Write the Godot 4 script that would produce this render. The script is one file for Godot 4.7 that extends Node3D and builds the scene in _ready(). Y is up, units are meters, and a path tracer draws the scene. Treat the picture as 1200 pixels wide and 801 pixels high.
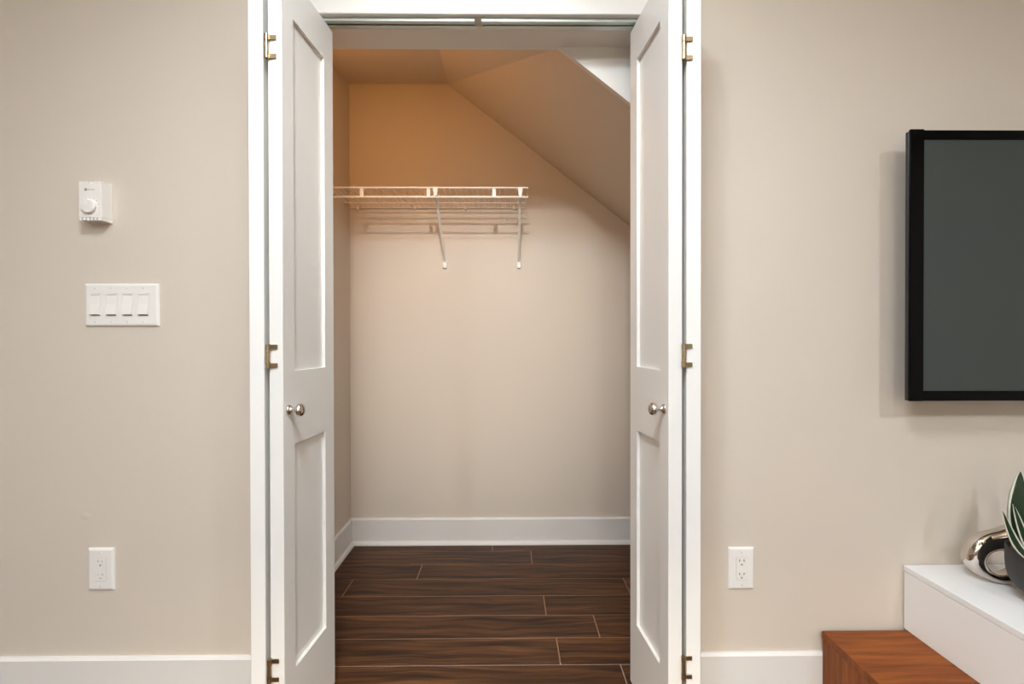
extends Node3D
# A closet under the stairs with its bifold doors open, seen from inside a living room. Metres, y up; the room wall faces +z at z = 0.

const CEILING := 2.5
const OPEN_L := -0.655
const OPEN_R := 0.497
const SOFFIT := 1.993
const WALL_T := 0.147
const BACK := -1.019
const CLOSET_L := -0.8157
const CLOSET_R := 1.12
const ROOM_L := -3.4
const ROOM_R := 3.0
const ROOM_Z := 4.4
const TOP := 0.388          # top of the white drawer unit

var M := {}
var taken := {}
var rng := RandomNumberGenerator.new()


func _ready() -> void:
	rng.seed = 7
	# ---- camera
	var cam := Camera3D.new()
	cam.name = "camera"
	cam.fov = rad_to_deg(2.0 * atan(400.5 / 533.0))
	cam.position = Vector3(0, 1.055, 1.3325)
	cam.rotation_degrees = Vector3(-0.3424, -0.4605, -0.0881)
	cam.near = 0.02
	add_child(cam)
	cam.current = true
	# ---- sky and exposure
	var sky_mat := ProceduralSkyMaterial.new()
	sky_mat.sky_top_color = Color(0.84, 0.84, 0.84)
	sky_mat.sky_horizon_color = Color(0.95, 0.91, 0.85)
	sky_mat.ground_bottom_color = Color(0.60, 0.56, 0.48)
	sky_mat.ground_horizon_color = Color(0.70, 0.67, 0.58)
	var sky := Sky.new()
	sky.sky_material = sky_mat
	var env := Environment.new()
	env.background_mode = Environment.BG_SKY
	env.sky = sky
	env.background_energy_multiplier = 3.0
	env.tonemap_mode = Environment.TONE_MAPPER_LINEAR
	env.tonemap_exposure = 0.94
	env.sdfgi_enabled = true
	env.ssao_enabled = true
	env.ssil_enabled = true
	var we := WorldEnvironment.new()
	we.name = "environment"
	we.environment = env
	add_child(we)
	materials()
	# ---- lamps of the room
	ceiling_lamp(Vector3(-0.15, CEILING, 1.25), 0.26, 4.0, "round flush ceiling lamp over the middle of the room")
	for p in [[Vector3(-1.2, CEILING, 2.5), "at the thermostat's side of the floor lamp"], [Vector3(0.1, CEILING, 2.6), "above the floor lamp"], [Vector3(1.5, CEILING, 2.3), "at the television's side of the floor lamp"]]:
		ceiling_lamp(p[0], 0.09, 2.9, "small recessed ceiling spot " + p[1])
	floor_lamp(Vector3(0.0, 0, 1.85))
	aimed_spot(Vector3(-0.05, CEILING, 1.62), Vector3(-0.16, 1.10, BACK))
	closet_lamp()
	# ---- the setting
	shell()
	floor_planks()
	trims()
	# ---- things
	bifold_door(-1)
	bifold_door(1)
	door_track(-0.650, -0.0975, "grey metal bifold track above the door that hinges by the thermostat")
	door_track(-0.0765, 0.492, "grey metal bifold track above the door that hinges by the television")
	wire_shelf()
	wooden_bench()
	white_unit()
	television()
	sculpture()
	snake_plant()
	switch_plate()
	outlet(Vector3(-1.185, 0.389, 0), "white duplex wall outlet below the thermostat and light switches")
	outlet(Vector3(0.684, 0.381, 0), "white duplex wall outlet between the closet door and wooden bench")
	thermostat()


# ------------------------------------------------------------------ helpers

func meta(o: Node, label := "", category := "", group := "", kind := "") -> Node:
	if label: o.set_meta("label", label)
	if category: o.set_meta("category", category)
	if group: o.set_meta("group", group)
	if kind: o.set_meta("kind", kind)
	return o


func numbered(called: String) -> String:
	taken[called] = taken.get(called, -1) + 1
	return called if taken[called] == 0 else "%s_%03d" % [called, taken[called]]


func thing(called: String, label: String, category: String, at := Vector3.ZERO, group := "") -> Node3D:
	var o := Node3D.new()
	o.name = numbered(called)
	add_child(o)
	o.position = at
	meta(o, label, category, group)
	return o


func new_st() -> SurfaceTool:
	var st := SurfaceTool.new()
	st.begin(Mesh.PRIMITIVE_TRIANGLES)
	return st


func part(called: String, st: SurfaceTool, mat: Material, parent: Node, at := Vector3.ZERO) -> MeshInstance3D:
	return mesh_part(called, st.commit(), mat, parent, at)


func mesh_part(called: String, mesh: Mesh, mat: Material, parent: Node, at := Vector3.ZERO) -> MeshInstance3D:
	var o := MeshInstance3D.new()
	o.mesh = mesh
	o.material_override = mat
	o.position = at
	o.name = numbered(called) if parent == self else called
	o.cast_shadow = GeometryInstance3D.SHADOW_CASTING_SETTING_ON
	parent.add_child(o, true)
	return o


func structure(called: String, st: SurfaceTool, mat: Material, label := "") -> MeshInstance3D:
	var o := part(called, st, mat, self)
	meta(o, label, "", "", "structure")
	return o


# one flat polygon (convex), its normal turned away from `inside`
func face(st: SurfaceTool, pts: Array, inside: Vector3, uvs := []) -> void:
	var n: Vector3 = (pts[1] - pts[0]).cross(pts[2] - pts[0])
	if n.length() < 1e-14:
		n = (pts[2] - pts[0]).cross(pts[3] - pts[0]) if pts.size() > 3 else Vector3.UP
	n = n.normalized()
	var mid := Vector3.ZERO
	for p in pts: mid += p
	mid /= pts.size()
	var order := range(pts.size())
	if n.dot(mid - inside) < 0:
		n = -n
	else:
		order.reverse()
	for k in range(1, order.size() - 1):
		for i in [order[0], order[k], order[k + 1]]:
			st.set_normal(n)
			st.set_uv(uvs[i] if uvs else planar_uv(pts[i], n))
			st.add_vertex(pts[i])


func planar_uv(p: Vector3, n: Vector3) -> Vector2:
	if absf(n.y) > 0.7: return Vector2(p.x, p.z)
	if absf(n.x) > 0.7: return Vector2(p.y, p.z)
	return Vector2(p.x, p.y)


# a box with chamfered edges; xf turns or moves it
func box(st: SurfaceTool, lo: Vector3, hi: Vector3, c := 0.0, xf := Transform3D()) -> void:
	var mid := (lo + hi) / 2.0
	var h := (hi - lo) / 2.0
	c = minf(c, minf(h.x, minf(h.y, h.z)) * 0.98)
	var inside := xf * mid
	var put := func(v: Vector3) -> Vector3: return xf * (mid + v)
	for axis in 3:
		var u := (axis + 1) % 3
		var w := (axis + 2) % 3
		for s in [-1.0, 1.0]:
			var q := []
			for k in [[-1, -1], [1, -1], [1, 1], [-1, 1]]:
				var v := Vector3()
				v[axis] = s * h[axis]
				v[u] = k[0] * (h[u] - c)
				v[w] = k[1] * (h[w] - c)
				q.append(put.call(v))
			face(st, q, inside)
		if c <= 0.0: continue
		for s in [-1.0, 1.0]:
			for r in [-1.0, 1.0]:
				var q := []
				for k in [[0, -1], [0, 1], [1, 1], [1, -1]]:
					var v := Vector3()
					v[axis] = k[1] * (h[axis] - c)
					v[u] = s * (h[u] - (c if k[0] == 1 else 0.0))
					v[w] = r * (h[w] - (0.0 if k[0] == 1 else c))
					q.append(put.call(v))
				face(st, q, inside)
	if c > 0.0:
		for sx in [-1.0, 1.0]:
			for sy in [-1.0, 1.0]:
				for sz in [-1.0, 1.0]:
					face(st, [put.call(Vector3(sx * h.x, sy * (h.y - c), sz * (h.z - c))), put.call(Vector3(sx * (h.x - c), sy * h.y, sz * (h.z - c))), put.call(Vector3(sx * (h.x - c), sy * (h.y - c), sz * h.z))], inside)


func box_st(lo: Vector3, hi: Vector3, c := 0.0, xf := Transform3D()) -> SurfaceTool:
	var st := new_st()
	box(st, lo, hi, c, xf)
	return st


# a plate in the xy plane between z0 and z1 cut by a grid; solid(i, j) says which cells stay
func grid_plate(st: SurfaceTool, xs: Array, ys: Array, z0: float, z1: float, solid: Callable, xf := Transform3D()) -> void:
	var nx := xs.size() - 1
	var ny := ys.size() - 1
	var is_in := func(i: int, j: int) -> bool: return i >= 0 and j >= 0 and i < nx and j < ny and solid.call(i, j)
	for i in nx:
		for j in ny:
			if not is_in.call(i, j): continue
			var a := Vector3(xs[i], ys[j], z0)
			var b := Vector3(xs[i + 1], ys[j + 1], z1)
			var inside := xf * ((a + b) / 2.0)
			var c := []
			for k in 8:
				c.append(xf * Vector3(b.x if k & 1 else a.x, b.y if k & 2 else a.y, b.z if k & 4 else a.z))
			face(st, [c[4], c[5], c[7], c[6]], inside)
			face(st, [c[0], c[1], c[3], c[2]], inside)
			if not is_in.call(i - 1, j): face(st, [c[0], c[2], c[6], c[4]], inside)
			if not is_in.call(i + 1, j): face(st, [c[1], c[3], c[7], c[5]], inside)
			if not is_in.call(i, j - 1): face(st, [c[0], c[1], c[5], c[4]], inside)
			if not is_in.call(i, j + 1): face(st, [c[2], c[3], c[7], c[6]], inside)


# a smooth grid of points (rows x columns), optionally closed along the columns
func skin(st: SurfaceTool, rows: Array, closed := true, flip := false) -> void:
	var nr := rows.size()
	var nc: int = rows[0].size()
	var normals := []
	for r in nr:
		var line := []
		for c in nc:
			var left: Vector3 = rows[r][(c - 1 + nc) % nc] if closed or c > 0 else rows[r][c]
			var right: Vector3 = rows[r][(c + 1) % nc] if closed or c < nc - 1 else rows[r][c]
			var down: Vector3 = rows[maxi(r - 1, 0)][c]
			var up: Vector3 = rows[mini(r + 1, nr - 1)][c]
			var n := (right - left).cross(up - down)
			if n.length() < 1e-12:
				n = (right - left).cross(rows[mini(r + 2, nr - 1)][c] - rows[maxi(r - 2, 0)][c])
			line.append((-n if flip else n).normalized())
		normals.append(line)
	for r in nr - 1:
		for c in (nc if closed else nc - 1):
			var d := (c + 1) % nc
			var ids := [[r, c], [r, d], [r + 1, d], [r, c], [r + 1, d], [r + 1, c]]
			if not flip: ids = [[r, c], [r + 1, d], [r, d], [r, c], [r + 1, c], [r + 1, d]]
			for k in ids:
				st.set_normal(normals[k[0]][k[1]])
				st.set_uv(Vector2(float(k[1]) / nc, float(k[0]) / nr))
				st.add_vertex(rows[k[0]][k[1]])


# profile of [radius, height] turned about y
func lathe(st: SurfaceTool, profile: Array, xf := Transform3D(), sides := 32) -> void:
	var rows := []
	for p in profile:
		var line := []
		for k in sides:
			var a := TAU * k / sides
			line.append(xf * Vector3(p[0] * cos(a), p[1], p[0] * sin(a)))
		rows.append(line)
	skin(st, rows, true, true)


func rod(st: SurfaceTool, a: Vector3, b: Vector3, r: float, sides := 8) -> void:
	var y := (b - a).normalized()
	var x := y.cross(Vector3.RIGHT if absf(y.x) < 0.9 else Vector3.UP).normalized()
	var z := x.cross(y)
	var xf := Transform3D(Basis(x, y, z), a)
	var len := a.distance_to(b)
	lathe(st, [[r, 0.0], [r, len]], xf, sides)
	for e in [0.0, len]:
		var ring := []
		for k in sides: ring.append(xf * Vector3(r * cos(TAU * k / sides), e, r * sin(TAU * k / sides)))
		face(st, ring, (a + b) / 2.0)


func rod_st(a: Vector3, b: Vector3, r: float, sides := 8) -> SurfaceTool:
	var st := new_st()
	rod(st, a, b, r, sides)
	return st


# ------------------------------------------------------------------ materials

func mat(color: Color, rough := 0.6, metal := 0.0, spec := 0.5) -> StandardMaterial3D:
	var m := StandardMaterial3D.new()
	m.albedo_color = color
	m.roughness = rough
	m.metallic = metal
	m.metallic_specular = spec
	return m


func noise_tex(freq: float, size := 256, normal := false, strength := 4.0, octaves := 3) -> NoiseTexture2D:
	var n := FastNoiseLite.new()
	n.seed = 11
	n.noise_type = FastNoiseLite.TYPE_SIMPLEX_SMOOTH
	n.frequency = freq
	n.fractal_octaves = octaves
	var t := NoiseTexture2D.new()
	t.width = size
	t.height = size
	t.seamless = true
	t.noise = n
	t.as_normal_map = normal
	t.bump_strength = strength
	return t


func paint(color: Color, rough: float, bump: float) -> StandardMaterial3D:
	var m := mat(color, rough)
	m.normal_enabled = true
	m.normal_texture = stipple
	m.normal_scale = bump
	m.uv1_triplanar = true
	m.uv1_world_triplanar = true
	m.uv1_scale = Vector3(3, 3, 3)
	return m

var stipple: NoiseTexture2D


# long-grained wood: colours from dark to light; u runs along the grain
func wood_image(dark: Color, mid: Color, light: Color, seed_: int, figure: float) -> ImageTexture:
	var w := 1024
	var h := 256
	var a := FastNoiseLite.new()
	a.seed = seed_
	a.noise_type = FastNoiseLite.TYPE_SIMPLEX_SMOOTH
	a.frequency = 1.0
	a.fractal_octaves = 3
	var b := FastNoiseLite.new()
	b.seed = seed_ + 5
	b.noise_type = FastNoiseLite.TYPE_SIMPLEX_SMOOTH
	b.frequency = 1.0
	b.fractal_octaves = 2
	var im := Image.create(w, h, false, Image.FORMAT_RGB8)
	for y in h:
		var v := float(y) / h
		for x in w:
			var u := float(x) / w
			# blend two copies so that the picture repeats along u
			var k := smoothstep(0.8, 1.0, u)
			var t := grain(a, b, u, v, figure)
			if k > 0.0: t = lerpf(t, grain(a, b, u - 1.0, v, figure), k)
			var c := dark.lerp(mid, clampf(t * 2.0, 0, 1)) if t < 0.5 else mid.lerp(light, clampf(t * 2.0 - 1.0, 0, 1))
			im.set_pixel(x, y, c)
	return ImageTexture.create_from_image(im)


func grain(a: FastNoiseLite, b: FastNoiseLite, u: float, v: float, figure: float) -> float:
	var warp := b.get_noise_2d(u * 3.0, v * 1.6) * figure
	var rings := 0.5 + 0.5 * sin((v * 5.0 + warp * 3.2) * TAU)
	var streak := a.get_noise_2d(u * 2.6, v * 15.0 + warp * 6.0)
	var fine := a.get_noise_2d(u * 12.0 + 30.0, v * 80.0)
	var patch := b.get_noise_2d(u * 2.0 + 9.0, v * 4.0 + 3.0)
	return clampf(0.44 + 0.20 * (rings - 0.5) + 0.42 * streak + 0.16 * fine + 0.30 * patch, 0.0, 1.0)


func materials() -> void:
	stipple = noise_tex(0.12, 512, true, 3.0)
	M.wall = paint(Color8(212, 201, 186), 0.55, 0.10)
	M.ceiling = paint(Color8(238, 236, 231), 0.8, 0.15)
	M.trim = paint(Color8(226, 223, 217), 0.38, 0.03)
	M.door = paint(Color8(234, 232, 226), 0.36, 0.03)
	M.core = mat(Color8(150, 116, 86), 0.8)
	M.planks = []
	for k in 4:
		var m := mat(Color(1, 1, 1), 0.36)
		m.albedo_texture = wood_image(Color8(32, 19, 10), Color8(76, 48, 27), Color8(116, 77, 45), 20 + k * 7, 0.2)
		m.metallic_specular = 0.32
		M.planks.append(m)
	M.teak = mat(Color(1, 1, 1), 0.45, 0.0, 0.32)
	M.teak.albedo_texture = wood_image(Color8(98, 48, 16), Color8(130, 70, 27), Color8(154, 90, 38), 91, 0.07)
	M.white_lacquer = mat(Color8(240, 239, 236), 0.4)
	M.vinyl = mat(Color8(238, 234, 226), 0.4)
	M.plastic = mat(Color8(238, 234, 226), 0.38)
	M.ink = mat(Color8(70, 68, 66), 0.6)
	M.pale_ink = mat(Color8(150, 146, 140), 0.6)
	M.contact = mat(Color8(42, 34, 26), 0.6)
	M.chrome = mat(Color8(222, 220, 216), 0.06, 1.0)
	M.polished = mat(Color8(214, 206, 198), 0.05, 1.0)
	M.hinge = mat(Color8(176, 158, 128), 0.3, 1.0)
	M.track = mat(Color8(186, 194, 190), 0.35, 0.7)
	M.black_gloss = mat(Color8(6, 6, 7), 0.10, 0.0, 0.22)
	M.tv_side = mat(Color8(52, 52, 52), 0.3, 0.4)
	M.screen = mat(Color8(60, 66, 64), 0.34, 0.0, 0.35)
	M.pot = mat(Color8(48, 48, 48), 0.6)
	M.soil = mat(Color8(70, 48, 34), 0.95)
	M.bark = mat(Color8(150, 112, 84), 0.85)
	M.leaf = mat(Color8(24, 46, 28), 0.38)
	M.leaf_edge = mat(Color8(222, 222, 200), 0.42)
	M.glass = mat(Color(1, 1, 1, 0.06), 0.02)
	M.glass.transparency = BaseMaterial3D.TRANSPARENCY_ALPHA
	M.shade = mat(Color8(246, 244, 238), 0.9)
	M.shade.backlight_enabled = true
	M.shade.backlight = Color8(225, 222, 214)
	M.warm_glow = mat(Color8(255, 232, 196), 0.5)
	M.warm_glow.emission_enabled = true
	M.warm_glow.emission = Color8(255, 196, 120)
	M.warm_glow.emission_energy_multiplier = 2.0
	M.glow = mat(Color8(250, 246, 238), 0.6)
	M.glow.emission_enabled = true
	M.glow.emission = Color8(255, 244, 226)
	M.glow.emission_energy_multiplier = 2.0


# ------------------------------------------------------------------ lamps

func ceiling_lamp(at: Vector3, r: float, energy: float, label: String) -> void:
	var t := thing("ceiling_lamp", label, "lamp", at)
	var st := new_st()
	lathe(st, [[r + 0.02, 0.0], [r + 0.02, -0.022], [r + 0.012, -0.028], [r, -0.028], [r, -0.01]])
	part("rim", st, M.trim, t)
	st = new_st()
	lathe(st, [[r, -0.018], [r * 0.7, -0.024], [r * 0.3, -0.027], [0.0005, -0.028]])
	part("diffuser", st, M.glow, t)
	var l := AreaLight3D.new()
	l.name = "lamp_light"
	l.area_size = Vector2(r * 1.75, r * 1.75)
	l.light_energy = energy
	l.light_color = Color8(228, 241, 255)
	l.area_range = 12.0
	l.shadow_enabled = true
	l.rotation_degrees = Vector3(-90, 0, 0)
	l.position = Vector3(0, -0.034, 0)
	t.add_child(l)


# a floor lamp with a white drum shade, standing behind the viewer
func floor_lamp(at: Vector3) -> void:
	var t := thing("floor_lamp", "floor lamp with a white drum shade standing in front of the window", "lamp", at)
	var st := new_st()
	lathe(st, [[0.0005, 0.0], [0.14, 0.0], [0.14, 0.012], [0.13, 0.018], [0.014, 0.022], [0.0005, 0.022]], Transform3D(), 40)
	part("base", st, M.black_gloss, t)
	part("pole", rod_st(Vector3(0, 0.022, 0), Vector3(0, 1.02, 0), 0.009, 14), M.black_gloss, t)
	st = new_st()
	lathe(st, [[0.17, 1.06], [0.16, 1.34]], Transform3D(), 40)
	part("shade", st, M.shade, t)
	st = new_st()
	lathe(st, [[0.013, 1.02], [0.016, 1.08], [0.016, 1.11]], Transform3D(), 20)
	part("lamp_socket", st, M.black_gloss, t)
	st = new_st()
	var ball := []
	for k in 11: ball.append([maxf(0.055 * sin(PI * k / 10.0), 0.0005), 1.165 - 0.055 * cos(PI * k / 10.0)])
	lathe(st, ball, Transform3D(), 24)
	part("bulb", st, M.glow, t)
	var l := OmniLight3D.new()
	l.name = "floor_lamp_light"
	l.light_color = Color8(255, 236, 210)
	l.light_energy = 4.6
	l.light_size = 0.05
	l.omni_range = 12.0
	l.omni_attenuation = 2.0
	l.shadow_enabled = true
	l.position = Vector3(0, 1.165, 0)
	t.add_child(l)


# a swivelling ceiling spot turned towards the closet
func aimed_spot(at: Vector3, target: Vector3) -> void:
	var t := thing("ceiling_spot", "swivelling ceiling spot turned towards the closet", "lamp", at)
	var st := new_st()
	lathe(st, [[0.0005, 0.0], [0.045, 0.0], [0.045, -0.014], [0.040, -0.018], [0.0005, -0.018]], Transform3D(), 28)
	part("mount", st, M.plastic, t)
	part("stem", rod_st(Vector3(0, -0.018, 0), Vector3(0, -0.070, 0), 0.006, 12), M.plastic, t)
	var head := Vector3(0, -0.105, 0)
	var dir := (target - at - head).normalized()
	var x := dir.cross(Vector3.UP).normalized()
	var b := Basis(x, dir, x.cross(dir))
	st = new_st()
	lathe(st, [[0.0005, -0.050], [0.044, -0.050], [0.050, -0.042], [0.050, 0.050], [0.047, 0.050], [0.047, 0.036]], Transform3D(b, head), 28)
	part("lamp_head", st, M.plastic, t)
	st = new_st()
	lathe(st, [[0.047, 0.038], [0.022, 0.040], [0.0005, 0.0405]], Transform3D(b, head), 28)
	part("lens", st, M.glow, t)
	var l := SpotLight3D.new()
	l.name = "ceiling_spot_light"
	l.light_color = Color8(255, 250, 242)
	l.light_energy = 3.1
	l.light_size = 0.045
	l.spot_angle = 20.0
	l.spot_angle_attenuation = 0.9
	l.spot_range = 8.0
	l.spot_attenuation = 2.0
	l.shadow_enabled = true
	l.transform = Transform3D(Basis.looking_at(dir, Vector3.UP), head + dir * 0.055)
	t.add_child(l)


# a warm bulb in a plain holder, just inside the closet above the head of the opening
func closet_lamp() -> void:
	var at := Vector3(-0.60, 2.150, -0.235)
	var t := thing("closet_lamp", "small warm bulb in a white holder under the closet ceiling", "lamp", at)
	var st := new_st()
	lathe(st, [[0.036, 0.062], [0.036, 0.0], [0.030, -0.008], [0.018, -0.012], [0.0005, -0.012]], Transform3D(), 28)
	part("lamp_holder", st, M.plastic, t)
	st = new_st()
	lathe(st, [[0.012, -0.012], [0.014, -0.022], [0.023, -0.040], [0.0275, -0.058], [0.025, -0.074], [0.015, -0.085], [0.0005, -0.088]], Transform3D(), 28)
	part("bulb", st, M.warm_glow, t)
	var l := OmniLight3D.new()
	l.name = "closet_lamp_light"
	l.light_color = Color8(255, 176, 84)
	l.light_energy = 0.09
	l.light_size = 0.024
	l.omni_range = 6.0
	l.omni_attenuation = 2.0
	l.shadow_enabled = true
	l.position = Vector3(0, -0.056, 0)
	t.add_child(l)


# ------------------------------------------------------------------ the setting

func shell() -> void:
	# the wall with the closet opening
	var st := new_st()
	grid_plate(st, [ROOM_L - 0.15, OPEN_L - 0.012, OPEN_R + 0.012, ROOM_R + 0.15], [-0.15, -0.0012, SOFFIT + 0.012, CEILING + 0.15], -WALL_T, 0.0, func(i, j): return not (i == 1 and j == 1))
	var w := structure("wall_facing", st, M.wall, "greige painted room wall with the closet opening")
	# a filled and painted-over spot above the outlet
	st = new_st()
	var prof := []
	for k in 6: prof.append([0.015 * (1.0 - k / 5.0) + 0.0002, 0.0011 * sin(k / 5.0 * PI / 2.0)])
	lathe(st, prof, Transform3D(Basis(Vector3(1, 0, 0), Vector3(0, 0, 1), Vector3(0, -0.7, 0)), Vector3(-1.232, 0.542, 0.0)), 20)
	part("filler_spot", st, M.wall, w)
	# closet shell
	structure("wall_closet_back", box_st(Vector3(CLOSET_L - 0.1, -0.15, BACK - 0.1), Vector3(CLOSET_R + 0.1, 2.6, BACK)), M.wall, "greige back wall of the closet")
	structure("wall_closet_left", box_st(Vector3(CLOSET_L - 0.1, -0.15, BACK), Vector3(CLOSET_L, 2.6, -WALL_T)), M.wall, "greige side wall of the closet by the shelf")
	structure("wall_closet_right", box_st(Vector3(CLOSET_R, -0.15, BACK), Vector3(CLOSET_R + 0.1, 2.6, -WALL_T)), M.wall, "greige low side wall of the closet")
	# ceiling over the shelf, a bevelled piece, and the sloped underside of the stairs
	var yc := 2.3685
	var b := Vector3(-0.3115, yc, BACK)
	var z1 := -WALL_T
	var p := Vector3(0.165, 2.0, z1)
	var y_front := 2.17
	var g := (yc - y_front) / (z1 - BACK)
	var eye := Vector3(0, 1.055, 1.3325)
	var d := Vector3(-0.1504, 0.6350, -1.0051)
	# where the fold leaves the back wall's corner it heads for this point of the ceiling
	var s := (yc - g * (eye.z - BACK) - eye.y) / (d.y + g * d.z)
	var q := eye + d * s
	var q2 := b + (q - b) * ((z1 - BACK) / (q.z - BACK))
	st = new_st()
	slab(st, [Vector3(CLOSET_L, yc, BACK), b, q2, Vector3(CLOSET_L, y_front, z1)])
	structure("ceiling_closet", st, M.wall, "greige closet ceiling above the wire shelf")
	st = new_st()
	slab(st, [b, p, q2])
	structure("ceiling_bevel", st, M.wall, "greige three-cornered piece of closet ceiling")
	st = new_st()
	var run := CLOSET_R - b.x
	slab(st, [b, Vector3(CLOSET_R, yc - 0.775 * run, BACK), Vector3(CLOSET_R, p.y - 0.782 * (CLOSET_R - p.x), z1), p])
	structure("ceiling_slope", st, M.wall, "greige sloped underside of the stairs")
	# small board that closes the corner of the opening in front of the stairs
	st = new_st()
	prism(st, [Vector2(0.165, SOFFIT), Vector2(OPEN_R, SOFFIT), Vector2(OPEN_R, SOFFIT - 0.782 * (OPEN_R - 0.165))], -WALL_T - 0.004, -WALL_T + 0.014)
	structure("wall_corner_board", st, M.trim, "pale three-cornered board in the upper corner of the opening")
	# the rest of the room
	structure("ceiling", box_st(Vector3(ROOM_L - 0.15, CEILING, 0), Vector3(ROOM_R + 0.15, CEILING + 0.15, ROOM_Z + 0.15)), M.ceiling, "white room ceiling")
	structure("wall_room_left", box_st(Vector3(ROOM_L - 0.15, -0.15, 0), Vector3(ROOM_L, CEILING, ROOM_Z + 0.15)), M.wall, "greige room wall at the thermostat's side")
	structure("wall_room_right", box_st(Vector3(ROOM_R, -0.15, 0), Vector3(ROOM_R + 0.15, CEILING, ROOM_Z + 0.15)), M.wall, "greige room wall at the television's side")
	st = new_st()
	grid_plate(st, [ROOM_L, -1.5, 1.5, ROOM_R], [-0.15, 0.30, 2.2, CEILING], ROOM_Z, ROOM_Z + 0.15, func(i, j): return not (i == 1 and j == 1))
	structure("wall_room_rear", st, M.wall, "greige room wall with the window")
	var win := structure("window_1", window_frame(), M.trim, "white framed two-light window")
	for x in [-1.44, 0.03]:
		part("pane", box_st(Vector3(x, 0.36, ROOM_Z + 0.07), Vector3(x + 1.41, 2.14, ROOM_Z + 0.076)), M.glass, win)


func window_frame() -> SurfaceTool:
	var st := new_st()
	grid_plate(st, [-1.5, -1.44, -0.03, 0.03, 1.44, 1.5], [0.30, 0.36, 2.14, 2.2], ROOM_Z + 0.04, ROOM_Z + 0.11, func(i, j): return not (j == 1 and (i == 1 or i == 3)))
	return st


# a sheet of plasterboard: the polygon is its lower face, 40 mm thick upwards
func slab(st: SurfaceTool, pts: Array) -> void:
	var mid := Vector3.ZERO
	for p in pts: mid += p
	mid = mid / pts.size() + Vector3(0, 0.02, 0)
	var up := []
	for p in pts: up.append(p + Vector3(0, 0.04, 0))
	face(st, pts, mid)
	face(st, up, mid)
	for k in pts.size():
		var j := (k + 1) % pts.size()
		face(st, [pts[k], pts[j], up[j], up[k]], mid)


func prism(st: SurfaceTool, poly: Array, z0: float, z1: float) -> void:
	var mid := Vector3.ZERO
	var f := []
	var r := []
	for p in poly:
		f.append(Vector3(p.x, p.y, z1))
		r.append(Vector3(p.x, p.y, z0))
		mid += Vector3(p.x, p.y, (z0 + z1) / 2.0) / poly.size()
	face(st, f, mid)
	face(st, r, mid)
	for k in poly.size():
		var j := (k + 1) % poly.size()
		face(st, [f[k], f[j], r[j], r[k]], mid)


func floor_planks() -> void:
	var slab_st := new_st()
	box(slab_st, Vector3(ROOM_L - 0.15, -0.15, BACK - 0.1), Vector3(ROOM_R + 0.15, -0.0012, ROOM_Z + 0.15))
	var fl := structure("floor", slab_st, M.core, "dark walnut plank floor")
	var pitch := 0.1328
	var gap := 0.0019
	var known := {5: 0.11, 4: -0.4055, 3: -0.685, 2: 0.143, 1: 0.323, 0: 0.168, -1: 0.362}
	for k in range(-34, 7):
		var z0 := -0.1356 - pitch * (k + 1)
		var z1 := z0 + pitch
		var lo := CLOSET_L if z1 < 0.01 else ROOM_L
		var hi := CLOSET_R if z1 < 0.01 else ROOM_R
		if z1 < 0.01 and z1 > -WALL_T:
			lo = OPEN_L
			hi = OPEN_R
		var cut: float = known.get(k, rng.randf_range(-0.6, 0.6))
		var x := cut - 1.19 * ceilf((cut - lo) / 1.19)
		z0 = maxf(z0, BACK)
		z1 = minf(z1, ROOM_Z)
		while x < hi:
			var a := maxf(x, lo)
			var b := minf(x + 1.19, hi)
			if b - a > 0.01 and z1 - z0 > 0.01:
				part("plank", plank(a + gap, b - gap, z0 + gap, z1 - gap), M.planks[rng.randi_range(0, 3)], fl)
			x += 1.19


func plank(x0: float, x1: float, z0: float, z1: float) -> SurfaceTool:
	var st := new_st()
	var c := 0.0007
	var mid := Vector3((x0 + x1) / 2, -0.001, (z0 + z1) / 2)
	var o := Vector2(rng.randf(), rng.randi_range(0, 7) / 8.0)
	var top := [Vector3(x0 + c, 0, z0 + c), Vector3(x1 - c, 0, z0 + c), Vector3(x1 - c, 0, z1 - c), Vector3(x0 + c, 0, z1 - c)]
	var low := [Vector3(x0, -c, z0), Vector3(x1, -c, z0), Vector3(x1, -c, z1), Vector3(x0, -c, z1)]
	var bot := [Vector3(x0, -0.0012, z0), Vector3(x1, -0.0012, z0), Vector3(x1, -0.0012, z1), Vector3(x0, -0.0012, z1)]
	var uv := func(p: Vector3) -> Vector2: return Vector2((p.x - x0) / 1.4, (p.z - z0) / 0.22) + o
	face(st, top, mid, top.map(uv))
	for k in 4:
		var j := (k + 1) % 4
		face(st, [top[k], top[j], low[j], low[k]], mid, [uv.call(top[k]), uv.call(top[j]), uv.call(low[j]), uv.call(low[k])])
		face(st, [low[k], low[j], bot[j], bot[k]], mid, [uv.call(low[k]), uv.call(low[j]), uv.call(bot[j]), uv.call(bot[k])])
	return st


# skirting along x (facing dir_z) with a bevelled top
func skirting(st: SurfaceTool, a: Vector3, b: Vector3, out: Vector3, h: float, t: float) -> void:
	var prof := [[0.0, 0.0], [t, 0.0], [t, h - 0.007], [t - 0.006, h], [0.0, h]]
	var mid := (a + b) / 2 + out * t / 2 + Vector3(0, h / 2, 0)
	var ea := prof.map(func(p): return a + out * p[0] + Vector3(0, p[1], 0))
	var eb := prof.map(func(p): return b + out * p[0] + Vector3(0, p[1], 0))
	face(st, ea, mid)
	face(st, eb, mid)
	for k in 5:
		var j := (k + 1) % 5
		face(st, [ea[k], ea[j], eb[j], eb[k]], mid)


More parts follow.
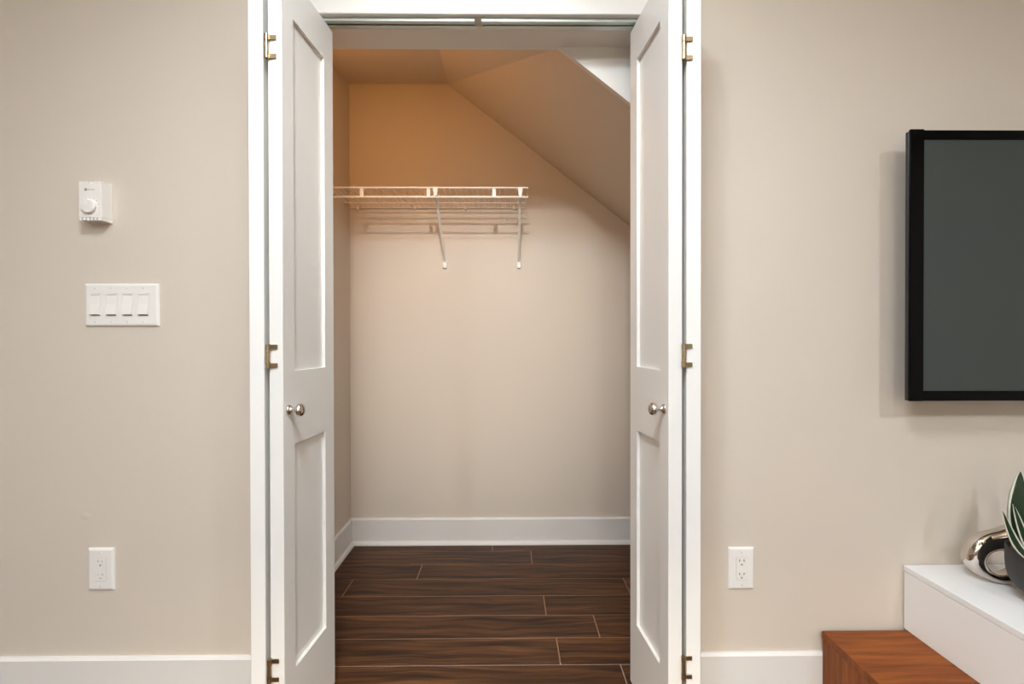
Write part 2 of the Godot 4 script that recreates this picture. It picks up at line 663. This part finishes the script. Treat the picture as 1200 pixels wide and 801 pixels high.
func shoe(st: SurfaceTool, a: Vector3, b: Vector3, out: Vector3, r: float) -> void:
	var mid := (a + b) / 2 + out * r * 0.4 + Vector3(0, r * 0.4, 0)
	var ea := [a]
	var eb := [b]
	for k in 6:
		var t := PI / 2 * k / 5.0
		var v := out * r * cos(t) + Vector3(0, r * 1.2 * sin(t), 0)
		ea.append(a + v)
		eb.append(b + v)
	face(st, ea, mid)
	face(st, eb, mid)
	for k in ea.size():
		var j := (k + 1) % ea.size()
		face(st, [ea[k], ea[j], eb[j], eb[k]], mid)


func trims() -> void:
	var H := 0.1333
	var st := new_st()
	skirting(st, Vector3(ROOM_L, 0, 0), Vector3(OPEN_L - 0.060, 0, 0), Vector3(0, 0, 1), H, 0.012)
	structure("baseboard_thermostat_side", st, M.trim, "white baseboard below the thermostat wall")
	st = new_st()
	skirting(st, Vector3(OPEN_R + 0.060, 0, 0), Vector3(ROOM_R, 0, 0), Vector3(0, 0, 1), H, 0.012)
	structure("baseboard_television_side", st, M.trim, "white baseboard below the television wall")
	st = new_st()
	skirting(st, Vector3(CLOSET_L + 0.012, 0, BACK), Vector3(CLOSET_R, 0, BACK), Vector3(0, 0, 1), H, 0.012)
	var bb := structure("baseboard_closet_back", st, M.trim, "white baseboard along the back of the closet")
	st = new_st()
	shoe(st, Vector3(CLOSET_L + 0.012, 0, BACK + 0.012), Vector3(CLOSET_R, 0, BACK + 0.012), Vector3(0, 0, 1), 0.015)
	part("shoe_moulding", st, M.trim, bb)
	st = new_st()
	skirting(st, Vector3(CLOSET_L, 0, BACK), Vector3(CLOSET_L, 0, -WALL_T), Vector3(1, 0, 0), H, 0.012)
	bb = structure("baseboard_closet_left", st, M.trim, "white baseboard along the closet's side wall")
	st = new_st()
	shoe(st, Vector3(CLOSET_L + 0.012, 0, BACK + 0.012), Vector3(CLOSET_L + 0.012, 0, -WALL_T), Vector3(1, 0, 0), 0.015)
	part("shoe_moulding", st, M.trim, bb)
	# white lining of the opening
	structure("trim_4", box_st(Vector3(OPEN_L - 0.012, SOFFIT, -WALL_T), Vector3(OPEN_R + 0.012, SOFFIT + 0.012, 0)), M.trim, "white head lining of the closet opening")
	structure("trim_5", box_st(Vector3(OPEN_L - 0.012, 0, -WALL_T), Vector3(OPEN_L, SOFFIT, 0)), M.trim, "white jamb lining by the thermostat wall")
	structure("trim_6", box_st(Vector3(OPEN_R, 0, -WALL_T), Vector3(OPEN_R + 0.012, SOFFIT, 0)), M.trim, "white jamb lining by the television wall")
	# door casing
	structure("trim_1", box_st(Vector3(OPEN_L - 0.060, 0, 0), Vector3(OPEN_L, SOFFIT + 0.06, 0.015), 0.002), M.trim, "white door casing by the thermostat wall")
	structure("trim_2", box_st(Vector3(OPEN_R, 0, 0), Vector3(OPEN_R + 0.060, SOFFIT + 0.06, 0.015), 0.002), M.trim, "white door casing by the television wall")
	structure("trim_3", box_st(Vector3(OPEN_L, SOFFIT, 0), Vector3(OPEN_R, SOFFIT + 0.06, 0.015), 0.002), M.trim, "white head casing over the closet opening")


# ------------------------------------------------------------------ doors

func leaf_mesh(w: float, h: float) -> SurfaceTool:
	var st := new_st()
	var e := 0.0015
	# x along the leaf (0 = at the track, w = at the fold), y up, z across its thickness
	var holes := func(i, j): return not (i == 2 and (j == 2 or j == 4))
	grid_plate(st, [e, e + 0.001, 0.0535, w - 0.0510, w - e - 0.001, w - e], [0, 0.001, 0.1985, 0.7665, 0.9510, 1.8380, h], -0.0175, 0.0175, holes)
	# rounded long edges
	for x in [e, w - e]:
		var s := -1.0 if x == e else 1.0
		var a := [Vector3(x, 0, -0.0175), Vector3(x + s * e, 0, -0.0160), Vector3(x + s * e, 0, 0.0160), Vector3(x, 0, 0.0175)]
		for k in 3:
			face(st, [a[k], a[k + 1], a[k + 1] + Vector3(0, h, 0), a[k] + Vector3(0, h, 0)], Vector3(w / 2, h / 2, 0))
		for y in [0.0, h]:
			face(st, a.map(func(p): return p + Vector3(0, y, 0)), Vector3(w / 2, h / 2, 0))
	return st


var leaf_cache: ArrayMesh
var panel_cache := {}


# side -1: hinged by the thermostat; +1: hinged by the television
func bifold_door(side: int) -> void:
	var near_z := 0.227
	var far_z := -0.0353
	var h := 1.9466
	var y0 := 0.0244
	var near_in := -0.5461 if side < 0 else 0.3906     # visible face of the inner leaf
	var far_in := -0.5231 if side < 0 else 0.3672
	var near_out := -0.6272 if side < 0 else 0.4702    # outer face of the leaf by the jamb
	var far_out := -0.6480 if side < 0 else 0.4905
	var w := Vector2(near_in - far_in, near_z - far_z).length()
	var t := thing("bifold_door", "white two-panel bifold closet door folded open beside the " + ("thermostat wall" if side < 0 else "television wall"), "door", Vector3((near_in + near_out) / 2, 0, 0.1), "open bifold closet doors")
	if leaf_cache == null:
		leaf_cache = leaf_mesh(w, h).commit()
		for r in [[0.1985, 0.7665], [0.9510, 1.8380]]:
			panel_cache[r[0]] = box_st(Vector3(0.0520, r[0] - 0.002, -0.0085), Vector3(w - 0.0495, r[1] + 0.002, 0.0085)).commit()
	for inner in [true, false]:
		var nf := Vector3(near_in if inner else near_out, y0, near_z)
		var ff := Vector3(far_in if inner else far_out, y0, far_z)
		var x := (nf - ff).normalized()
		var z := x.cross(Vector3.UP).normalized()          # across the leaf
		var towards_core := Vector3(1, 0, 0) * (1.0 if inner == (side > 0) else -1.0)
		if z.dot(towards_core) < 0: z = -z
		var b := Basis(x, Vector3.UP, x.cross(Vector3.UP))
		var leaf := mesh_part("leaf", leaf_cache, M.door, t)
		leaf.transform = Transform3D(b, ff + z * 0.0175 - t.position)
		for r in panel_cache:
			mesh_part("panel", panel_cache[r], M.door, leaf)
		if inner:
			knob(leaf, b.z.dot(z) > 0, w)
	# hinges in the fold
	var bx := -0.5758 if side < 0 else 0.4265
	var tab_x0 := -0.5795 if side < 0 else 0.4360
	for y in [1.760, 1.015, 0.252]:
		var hinge := part("hinge", rod_st(Vector3(0, -0.0125, 0), Vector3(0, 0.0125, 0), 0.0050, 12), M.hinge, t, Vector3(bx - (0.0045 if side < 0 else 0.0), y, near_z + 0.0035) - t.position)
		var x0 := 0.003
		for s in [-1.0, 1.0]:
			part("knuckle", rod_st(Vector3(0, s * 0.0135, 0), Vector3(0, s * 0.0285, 0), 0.0056, 12), M.hinge, hinge)
			part("hinge_tab", box_st(Vector3(x0, s * 0.0225 - 0.0055, -0.0033), Vector3(x0 + 0.019, s * 0.0225 + 0.0055, -0.0015), 0.0005), M.hinge, hinge)


func knob(leaf: Node3D, core_is_plus_z: bool, w: float) -> void:
	var st := new_st()
	var out := -1.0 if core_is_plus_z else 1.0
	var prof := [[0.0002, 0.0], [0.0125, 0.0], [0.0125, 0.003], [0.0100, 0.0055], [0.0070, 0.008], [0.0060, 0.014], [0.0075, 0.019], [0.0120, 0.0215], [0.0155, 0.0250], [0.0165, 0.0290], [0.0155, 0.0335], [0.0125, 0.0375], [0.0080, 0.0400], [0.0035, 0.0412], [0.0002, 0.0415]]
	lathe(st, prof, Transform3D(Basis(Vector3(1, 0, 0), Vector3(0, 0, out), Vector3(0, -out, 0)), Vector3(w - 0.024, 0.857, out * 0.0175)), 28)
	part("knob", st, M.chrome, leaf)


func door_track(x0: float, x1: float, label: String) -> void:
	var t := thing("door_track", label, "track", Vector3((x0 + x1) / 2, SOFFIT, -0.018))
	var h := (x1 - x0) / 2
	var y := -0.0105
	part("channel", box_st(Vector3(-h, -0.0012, -0.019), Vector3(h, 0.0, 0.017)), M.track, t)
	for z in [[0.0158, 0.017], [-0.019, -0.0178]]:
		part("channel_side", box_st(Vector3(-h, y, z[0]), Vector3(h, -0.0012, z[1])), M.track, t)
	part("channel_lip", box_st(Vector3(-h, y, 0.004), Vector3(h, y + 0.0012, 0.0158)), M.track, t)
	part("channel_lip", box_st(Vector3(-h, y, -0.0178), Vector3(h, y + 0.0012, -0.0025)), M.track, t)


# ------------------------------------------------------------------ closet shelf

func wire_shelf() -> void:
	var y := 1.7345
	var zf := BACK + 0.305
	var x0 := CLOSET_L + 0.004
	var x1 := 0.0905
	var t := thing("wire_shelf", "white wire shelf on two braces along the closet's back wall", "shelf", Vector3(CLOSET_L, y, BACK))
	var o := Vector3(CLOSET_L, y, BACK)
	for p in [[0.0, zf, 0.0045], [-0.0420, zf, 0.0042]]:
		part("front_rail", rod_st(Vector3(x0, y + p[0], p[1]) - o, Vector3(x1, y + p[0], p[1]) - o, p[2]), M.vinyl, t)
	for z in [BACK + 0.008, BACK + 0.095, BACK + 0.20]:
		part("long_rail", rod_st(Vector3(x0, y - 0.0045, z) - o, Vector3(x1 - 0.008, y - 0.0045, z) - o, 0.0028), M.vinyl, t)
	var wire := rod_st(Vector3(0, 0, 0.006), Vector3(0, 0, 0.305), 0.0014, 6).commit()
	var x := x0 + 0.012
	while x < x1:
		mesh_part("wire", wire, M.vinyl, t, Vector3(x, y + 0.0008, BACK) - o)
		x += 0.0254
	for cx in [-0.6552, -0.3575, -0.0630]:
		part("lip_connector", box_st(Vector3(cx - 0.0085, y - 0.0425, zf - 0.0030), Vector3(cx + 0.0085, y + 0.001, zf + 0.0025), 0.001) , M.vinyl, t, -o)
	# end bracket on the side wall
	part("end_bracket", box_st(Vector3(CLOSET_L, y - 0.047, zf - 0.012), Vector3(CLOSET_L + 0.010, y + 0.005, zf + 0.006), 0.0015), M.vinyl, t, -o)
	# braces down to the wall
	for bx in [-0.3260, 0.0545]:
		var top := Vector3(bx, y - 0.004, zf - 0.001)
		var foot := Vector3(bx, 1.452, BACK + 0.008)
		var dir := (top - foot).normalized()
		var br := Basis(Vector3.RIGHT, dir, Vector3.RIGHT.cross(dir))
		var len := top.distance_to(foot)
		var brace := part("brace", box_st(Vector3(-0.0058, 0, -0.003), Vector3(0.0058, len - 0.02, 0.003), 0.0012, Transform3D(br, foot)), M.vinyl, t, -o)
		part("brace_head", brace_head(top), M.vinyl, brace)
		part("brace_foot", box_st(Vector3(bx - 0.0100, 1.4205, BACK), Vector3(bx + 0.0100, 1.4600, BACK + 0.012), 0.002), M.vinyl, brace)
		part("screw", rod_st(Vector3(bx, 1.433, BACK + 0.011), Vector3(bx, 1.433, BACK + 0.0135), 0.0035, 10), M.track, brace)
	# clips that hold the back rail
	for cx in [-0.7706, -0.4769, -0.2177, 0.0288]:
		part("wall_clip", box_st(Vector3(cx - 0.0045, y - 0.014, BACK), Vector3(cx + 0.0045, y + 0.006, BACK + 0.013), 0.0015), M.vinyl, t, -o)


func brace_head(top: Vector3) -> SurfaceTool:
	var st := new_st()
	var poly := [Vector2(-0.0105, 0.005), Vector2(0.0105, 0.005), Vector2(0.0105, -0.006), Vector2(0.006, -0.034), Vector2(-0.006, -0.034), Vector2(-0.0105, -0.006)]
	prism(st, poly.map(func(p): return p + Vector2(top.x, top.y)), top.z - 0.004, top.z + 0.0065)
	return st


# ------------------------------------------------------------------ furniture

func uv_box(lo: Vector3, hi: Vector3, along: int, su := 1.0, sv := 0.25, c := 0.001) -> SurfaceTool:
	var st := new_st()
	var src := box_st(lo, hi, c).commit_to_arrays()
	var vs: PackedVector3Array = src[Mesh.ARRAY_VERTEX]
	var ns: PackedVector3Array = src[Mesh.ARRAY_NORMAL]
	for i in vs.size():
		var v := vs[i]
		var n := ns[i]
		var other := 0
		for k in 3:
			if k != along and absf(n[k]) < 0.6: other = k
		st.set_normal(n)
		st.set_uv(Vector2(v[along] / su, v[other] / sv + 0.13 * n.x))
		st.add_vertex(v)
	return st


func wooden_bench() -> void:
	var x0 := 0.9160
	var x1 := 2.55
	var z1 := 0.46
	var t := thing("low_bench", "low reddish-brown wooden media bench standing against the television wall", "bench", Vector3(x0, 0, 0.0))
	var o := t.position
	part("top_board", uv_box(Vector3(0, 0.180, 0.013), Vector3(x1 - x0, 0.2010, z1), 0, 1.0, 0.30), M.teak, t)
	part("side_board", uv_box(Vector3(0.0015, 0.0, 0.015), Vector3(0.020, 0.1795, z1 - 0.004), 1, 1.0, 0.30), M.teak, t)
	part("side_board", uv_box(Vector3(x1 - x0 - 0.020, 0.0, 0.015), Vector3(x1 - x0 - 0.0015, 0.1795, z1 - 0.004), 1, 1.0, 0.30), M.teak, t)
	part("back_board", uv_box(Vector3(0.0205, 0.03, 0.015), Vector3(x1 - x0 - 0.0205, 0.1795, 0.027), 0, 1.0, 0.30), M.teak, t)
	part("bottom_board", uv_box(Vector3(0.0205, 0.03, 0.0275), Vector3(x1 - x0 - 0.0205, 0.048, z1 - 0.03), 0, 1.0, 0.30), M.teak, t)
	for k in 2:
		var a := 0.0215 + k * 0.797
		part("drawer_front", uv_box(Vector3(a, 0.034, z1 - 0.024), Vector3(a + 0.794, 0.1785, z1 - 0.005), 0, 1.0, 0.30), M.teak, t)


func white_unit() -> void:
	var x0 := 1.1650
	var x1 := 2.55
	var z0 := 0.003
	var z1 := 0.435
	var y0 := 0.2012
	var t := thing("white_drawer_unit", "white lacquered drawer unit set on top of the wooden bench", "drawer unit", Vector3(x0, y0, 0))
	var h := TOP - y0
	var w := x1 - x0
	part("top_board", box_st(Vector3(0, h - 0.0165, z0), Vector3(w, h, z1), 0.0012), M.white_lacquer, t)
	part("side_board", box_st(Vector3(0.0012, 0, z0 + 0.001), Vector3(0.018, h - 0.0175, z1 - 0.001), 0.0008), M.white_lacquer, t)
	part("side_board", box_st(Vector3(w - 0.018, 0, z0 + 0.001), Vector3(w - 0.0012, h - 0.0175, z1 - 0.001), 0.0008), M.white_lacquer, t)
	part("back_board", box_st(Vector3(0.0182, 0, z0 + 0.001), Vector3(w - 0.0182, h - 0.0175, 0.018), 0.0), M.white_lacquer, t)
	for k in 2:
		var a := 0.0195 + k * (w - 0.039) / 2
		part("drawer_front", box_st(Vector3(a, 0.002, z1 - 0.022), Vector3(a + (w - 0.039) / 2 - 0.003, h - 0.0190, z1 - 0.003), 0.001), M.white_lacquer, t)


func television() -> void:
	var x0 := 1.1088
	var x1 := 2.4230
	var y0 := 0.8820
	var y1 := 1.6320
	var zf := 0.085
	var t := thing("television", "black flat-screen television mounted on the wall above the white unit", "television", Vector3((x0 + x1) / 2, y0, 0))
	var o := t.position
	part("back_shell", box_st(Vector3(x0 + 0.07, y0 + 0.05, 0.030), Vector3(x1 - 0.07, y1 - 0.05, zf - 0.018), 0.006), M.tv_side, t, -o)
	part("wall_mount", box_st(Vector3(1.55, 1.08, 0.0), Vector3(1.98, 1.44, 0.031), 0.002), M.tv_side, t, -o)
	for s in [[x0, x0 + 0.0385], [x1 - 0.0385, x1]]:
		var bar := part("side_bezel", box_st(Vector3(s[0], y0, zf - 0.006), Vector3(s[1], y1, zf + 0.001), 0.0012), M.black_gloss, t, -o)
		part("side_strip", box_st(Vector3(s[0] + 0.001, y0 + 0.001, zf - 0.0175), Vector3(s[1] - 0.001, y1 - 0.003, zf - 0.0065), 0.001), M.tv_side, bar)
	part("top_bezel", box_st(Vector3(x0 + 0.0387, 1.6040, zf - 0.0175), Vector3(x1 - 0.0387, y1 - 0.002, zf - 0.0008), 0.001), M.black_gloss, t, -o)
	part("bottom_bezel", box_st(Vector3(x0 + 0.0387, y0 + 0.0005, zf - 0.0175), Vector3(x1 - 0.0387, 0.9100, zf - 0.0008), 0.001), M.black_gloss, t, -o)
	part("screen", box_st(Vector3(x0 + 0.0387, 0.9102, zf - 0.0175), Vector3(x1 - 0.0387, 1.6038, zf - 0.003)), M.screen, t, -o)


func sculpture() -> void:
	var hub := Vector3(1.3420, 0.4450, 0.100)
	# outer outline: [degrees, distance from the hole's middle]
	var outer := [[0, 0.078], [25, 0.104], [45, 0.128], [63, 0.122], [90, 0.090], [115, 0.083], [137, 0.083], [160, 0.083], [180, 0.081], [200, 0.074], [225, 0.062], [250, 0.0575], [270, 0.0575], [295, 0.060], [320, 0.066], [340, 0.072]]
	var t := thing("ring_sculpture", "polished chrome pebble-shaped sculpture with a hole, on the white unit", "sculpture", Vector3(hub.x, TOP, hub.z))
	var rows := []
	var n := 96
	for k in n + 1:
		var deg := fmod(360.0 * k / n, 360.0)
		var a := deg_to_rad(deg)
		var ro := 0.0
		for i in outer.size():
			var p0: Array = outer[(i - 1 + outer.size()) % outer.size()]
			var p1: Array = outer[i]
			var p2: Array = outer[(i + 1) % outer.size()]
			var p3: Array = outer[(i + 2) % outer.size()]
			var hi: float = p2[0] + (360.0 if p2[0] < p1[0] else 0.0)
			if deg >= p1[0] and deg < hi:
				ro = cubic_interpolate(p1[1], p2[1], p0[1], p3[1], (deg - p1[0]) / (hi - p1[0]))
		var ri := 0.030
		var mid := (ro + ri) / 2
		var hw := (ro - ri) / 2
		var depth := 0.021 + 0.009 * clampf((hw - 0.015) / 0.04, 0, 1)
		var line := []
		for j in 32:
			var b := TAU * j / 32
			var cx := signf(cos(b)) * pow(absf(cos(b)), 0.8)
			var cz := signf(sin(b)) * pow(absf(sin(b)), 0.85)
			var rad := mid + hw * cx
			line.append(Vector3(cos(a) * rad, sin(a) * rad, depth * cz))
		rows.append(line)
	var st := new_st()
	ring_skin(st, rows)
	var o := part("ring", st, M.polished, t, Vector3(0, hub.y - TOP, 0))
	o.rotation_degrees.y = -14


# like skin(), for a tube whose last row is its first
func ring_skin(st: SurfaceTool, rows: Array) -> void:
	var nr := rows.size() - 1
	var nc: int = rows[0].size()
	var normal := func(r: int, c: int) -> Vector3:
		var right: Vector3 = rows[r % nr][(c + 1) % nc] - rows[r % nr][(c - 1 + nc) % nc]
		var up: Vector3 = rows[(r + 1) % nr][c] - rows[(r - 1 + nr) % nr][c]
		return up.cross(right).normalized()
	for r in nr:
		for c in nc:
			var d := (c + 1) % nc
			for k in [[r, c], [r, d], [r + 1, d], [r, c], [r + 1, d], [r + 1, c]]:
				st.set_normal(normal.call(k[0], k[1]))
				st.add_vertex(rows[k[0] % nr][k[1]])


func snake_plant() -> void:
	var at := Vector3(1.345, TOP, 0.218)
	var t := thing("snake_plant", "snake plant with cream-edged leaves in a charcoal footed pot", "plant", at)
	var st := new_st()
	lathe(st, [[0.0005, 0.0], [0.040, 0.0], [0.0425, 0.003], [0.0415, 0.020], [0.043, 0.025], [0.053, 0.030], [0.0645, 0.041], [0.0725, 0.056], [0.0770, 0.075], [0.0785, 0.100], [0.0785, 0.1345], [0.0770, 0.1360], [0.0745, 0.1355], [0.0740, 0.100], [0.070, 0.070], [0.055, 0.050], [0.0005, 0.045]], Transform3D(), 48)
	var pot := part("pot", st, M.pot, t)
	st = new_st()
	lathe(st, [[0.0742, 0.118], [0.050, 0.121], [0.02, 0.124], [0.0005, 0.124]], Transform3D(), 32)
	part("soil", st, M.soil, t)
	var chip := box_st(Vector3(-0.006, -0.002, -0.004), Vector3(0.006, 0.002, 0.004), 0.0012).commit()
	for k in 46:
		var a := rng.randf() * TAU
		var r := 0.066 * sqrt(rng.randf())
		var c := mesh_part("bark_chip", chip, M.bark if k % 3 else M.soil, t, Vector3(r * cos(a), 0.1235, r * sin(a)))
		c.rotation = Vector3(rng.randf_range(-0.5, 0.5), rng.randf() * TAU, rng.randf_range(-0.5, 0.5))
		c.scale = Vector3.ONE * rng.randf_range(0.7, 1.3)
	# leaves: [root, tip, bend, width, facing angle]
	var z := 0.198
	var leaves := [
		[Vector3(-0.050, 0.118, 0.022), Vector3(-0.125, 0.240, 0.004), Vector3(-0.010, -0.030, 0), 0.024, -0.45],
		[Vector3(-0.036, 0.118, 0.012), Vector3(-0.100, 0.259, 0.004), Vector3(-0.006, -0.030, 0.004), 0.026, -0.30],
		[Vector3(-0.034, 0.118, -0.008), Vector3(-0.068, 0.336, -0.008), Vector3(-0.020, 0.0, 0), 0.056, -0.60],
		[Vector3(0.024, 0.118, 0.016), Vector3(0.052, 0.300, 0.024), Vector3(0.012, 0, 0.004), 0.040, -0.5],
		[Vector3(0.020, 0.118, -0.022), Vector3(0.040, 0.372, -0.034), Vector3(0.006, 0, -0.004), 0.044, 0.8],
		[Vector3(0.008, 0.118, -0.026), Vector3(0.016, 0.318, -0.056), Vector3(0.0, 0, -0.012), 0.040, -0.2],
		[Vector3(0.034, 0.118, 0.004), Vector3(0.088, 0.240, 0.006), Vector3(0.016, -0.02, 0), 0.028, -1.0],
	]
	for l in leaves: leaf(t, l)


func leaf(t: Node3D, l: Array) -> void:
	var blade := []
	var left := []
	var right := []
	var n := 18
	var side := Vector3(cos(l[4]), 0, -sin(l[4]))
	var front := Vector3(sin(l[4]), 0, cos(l[4]))
	for k in n + 1:
		var u := float(k) / n
		var p: Vector3 = l[0].lerp(l[1], u) + l[2] * sin(u * PI) * 0.8
		var w: float = l[3] * 0.5 * pow(sin(clampf(0.30 + 0.70 * u, 0, 1) * PI), 0.62)
		if k == n: w = 0.0004
		var e := minf(0.0035 + l[3] * 0.06, w * 0.42)
		var th := 0.0017
		var cup := front * w * 0.32
		var at := func(s: float, d: float) -> Vector3: return p + side * s + cup * (s / maxf(w, 1e-4)) * (s / maxf(w, 1e-4)) + front * d
		blade.append([at.call(-(w - e), th), at.call(-(w - e) * 0.5, th), at.call(0, th), at.call((w - e) * 0.5, th), at.call(w - e, th), at.call(w - e, -th), at.call((w - e) * 0.5, -th), at.call(0, -th), at.call(-(w - e) * 0.5, -th), at.call(-(w - e), -th)])
		left.append([at.call(-w, 0), at.call(-(w - e), th), at.call(-(w - e), -th)])
		right.append([at.call(w, 0), at.call(w - e, -th), at.call(w - e, th)])
	var st := new_st()
	skin(st, blade, true)
	var o := part("leaf", st, M.leaf, t)
	for rows in [left, right]:
		st = new_st()
		skin(st, rows, true)
		part("leaf_margin", st, M.leaf_edge, o)


# ------------------------------------------------------------------ on the walls

# a wall plate with bevelled rim and rectangular windows, z from 0 to t
func plate(w: float, h: float, t: float, windows: Array, wh: float) -> SurfaceTool:
	var st := new_st()
	var r := 0.0065
	var xs := [-w / 2 + r]
	for x in windows:
		xs.append(x - 0.0168)
		xs.append(x + 0.0168)
	xs.append(w / 2 - r)
	grid_plate(st, xs, [-h / 2 + r, -wh / 2, wh / 2, h / 2 - r], 0.0, t, func(i, j): return not (j == 1 and i % 2 == 1))
	var a := [Vector2(-w / 2, -h / 2), Vector2(w / 2, -h / 2), Vector2(w / 2, h / 2), Vector2(-w / 2, h / 2)]
	for k in 4:
		var j := (k + 1) % 4
		var levels := [[0.0, 0.0], [0.0, t * 0.35], [r * 0.35, t * 0.8], [r, t]]
		for m in 3:
			var q := []
			for e in [[k, m], [j, m], [j, m + 1], [k, m + 1]]:
				var v: Vector2 = a[e[0]]
				var lv: Array = levels[e[1]]
				q.append(Vector3(v.x - signf(v.x) * lv[0], v.y - signf(v.y) * lv[0], lv[1]))
			face(st, q, Vector3.ZERO)
	return st


func screw_head(parent: Node, at: Vector3) -> void:
	var st := new_st()
	lathe(st, [[0.0030, 0.0], [0.0029, 0.0006], [0.0020, 0.0010], [0.0001, 0.0011]], Transform3D(Basis(Vector3(1, 0, 0), Vector3(0, 0, 1), Vector3(0, -1, 0)), at), 14)
	var s := part("screw", st, M.plastic, parent)
	part("screw_slot", box_st(at + Vector3(-0.0004, -0.0022, 0.0008), at + Vector3(0.0004, 0.0022, 0.0013)), M.pale_ink, s)


func switch_plate() -> void:
	var t := thing("light_switch_plate", "white four-gang light switch plate on the wall below the thermostat", "light switch", Vector3(-1.1197, 1.1562, 0))
	var xs := [-0.0690, -0.0230, 0.0230, 0.0690]
	xs = xs.map(func(x): return x - 0.0055)
	var p := part("cover_plate", plate(0.2125, 0.1235, 0.0070, xs, 0.0672), M.plastic, t)
	for x in xs:
		part("switch_strap", box_st(Vector3(x - 0.0166, -0.0334, 0.0), Vector3(x + 0.0166, 0.0334, 0.0018)), M.contact, p)
		var fr := new_st()
		grid_plate(fr, [x - 0.0164, x - 0.0140, x + 0.0140, x + 0.0164], [-0.0332, -0.0312, 0.0300, 0.0332], 0.0020, 0.0074, func(i, j): return not (i == 1 and j == 1))
		var f := part("switch_frame", fr, M.plastic, t)
		# the paddle, its lower half standing proud
		var st := new_st()
		var prof := [Vector2(0.0296, 0.0054), Vector2(0.002, 0.0076), Vector2(-0.0272, 0.0124), Vector2(-0.0280, 0.0120), Vector2(-0.0280, 0.0020), Vector2(0.0296, 0.0020)]
		var a := prof.map(func(q): return Vector3(x - 0.0136, q.x, q.y))
		var b := prof.map(func(q): return Vector3(x + 0.0136, q.x, q.y))
		var mid := Vector3(x, 0.0, 0.004)
		for e in [a, b]:
			face(st, [e[0], e[1], e[4], e[5]], mid)
			face(st, [e[1], e[2], e[3], e[4]], mid)
		for k in 6:
			var j := (k + 1) % 6
			face(st, [a[k], a[j], b[j], b[k]], mid)
		part("rocker", st, M.plastic, f)
		for s in [-1.0, 1.0]: screw_head(p, Vector3(x, s * 0.0485, 0.0069))


func outlet(at: Vector3, label: String) -> void:
	var t := thing("wall_outlet", label, "outlet", at, "duplex wall outlets")
	var p := part("cover_plate", plate(0.0750, 0.1225, 0.0070, [0.0], 0.0668), M.plastic, t)
	# receptacle face with its slots
	var st := new_st()
	var ys := [-0.0320]
	for c in [-0.0195, 0.0195]:
		ys.append_array([c - 0.0098, c - 0.0046, c + 0.0006, c + 0.0082])
	ys.append(0.0328)
	var xs := [-0.0160, -0.0080, -0.0050, -0.0026, 0.0026, 0.0050, 0.0080, 0.0160]
	var holes := func(i, j): return not (((i == 1 or i == 5) and (j == 3 or j == 7)) or (i == 3 and (j == 1 or j == 5)))
	grid_plate(st, xs, ys, 0.0042, 0.0080, holes)
	var f := part("receptacle", st, M.plastic, t)
	part("contact_plate", box_st(Vector3(-0.0167, -0.0333, 0.0), Vector3(0.0167, 0.0333, 0.0040)), M.contact, f)
	for s in [-1.0, 1.0]: screw_head(p, Vector3(0, s * 0.0480, 0.0069))


func thermostat() -> void:
	var t := thing("thermostat", "white dial thermostat box on the wall above the light switches", "thermostat", Vector3(-1.1800, 1.4475, 0))
	var w := 0.0640
	var h := 0.1095
	part("back_plate", box_st(Vector3(-w / 2 + 0.001, -h / 2 - 0.002, 0), Vector3(w / 2 + 0.0, h / 2 + 0.004, 0.0045), 0.0008), M.plastic, t)
	# body with a comb of vent notches along its top and bottom edges
	var st := new_st()
	var xs := [-w / 2 + 0.001, -w / 2 + 0.0085]
	for k in 5:
		xs.append(-w / 2 + 0.0085 + k * 0.0104 + 0.0030)
		if k < 4: xs.append(-w / 2 + 0.0085 + (k + 1) * 0.0104)
	xs.append(w / 2 - 0.001)
	grid_plate(st, xs, [-h / 2, -h / 2 + 0.0075, h / 2 - 0.0050, h / 2], 0.0045, 0.0365, func(i, j): return j == 1 or i % 2 == 0)
	var body := part("body", st, M.plastic, t)
	part("vent_screen", box_st(Vector3(-w / 2 + 0.003, -h / 2 + 0.0050, 0.0050), Vector3(w / 2 - 0.003, -h / 2 + 0.0074, 0.0340)), M.contact, body)
	st = new_st()
	box(st, Vector3(-w / 2, -h / 2 + 0.0076, 0.0048), Vector3(w / 2, h / 2 - 0.0051, 0.0372), 0.0012)
	part("shell", st, M.plastic, body)
	# dial
	var zb := Basis(Vector3(1, 0, 0), Vector3(0, 0, 1), Vector3(0, -1, 0))
	st = new_st()
	lathe(st, [[0.0195, 0.0], [0.0195, 0.0060], [0.0186, 0.0080], [0.0170, 0.0088], [0.0001, 0.0090]], Transform3D(zb, Vector3(0.0, -0.0165, 0.0372)), 40)
	var dial := part("dial", st, M.plastic, t)
	st = new_st()
	box(st, Vector3(0.004, -0.0006, 0.0), Vector3(0.0165, 0.0006, 0.0007), 0.0002, Transform3D(Basis(Vector3(0, 0, 1), deg_to_rad(50)), Vector3(0.0, -0.0165, 0.0460)))
	part("pointer", st, M.plastic, dial)
	# scale marks and the small printed emblem with its line of lettering
	for deg in [140, 115, 90, 65, 40, 15, -10]:
		var a := deg_to_rad(deg)
		var c := Vector3(0.0255 * cos(a), -0.0165 + 0.0255 * sin(a), 0.0372)
		part("scale_mark", box_st(c - Vector3(0.0009, 0.0009, 0.0), c + Vector3(0.0009, 0.0009, 0.0002)), M.pale_ink, t)
	st = new_st()
	lathe(st, [[0.0036, 0.0], [0.0036, 0.0002], [0.0014, 0.0002], [0.0014, 0.0]], Transform3D(zb, Vector3(-0.0115, 0.0315, 0.0372)), 24)
	part("emblem", st, M.ink, t)
	for k in 6:
		var c := Vector3(-0.0050 + k * 0.0034, 0.0315, 0.0372)
		part("printed_letter", box_st(c - Vector3(0.0011, 0.0011, 0), c + Vector3(0.0011, 0.0011, 0.0002)), M.pale_ink, t)
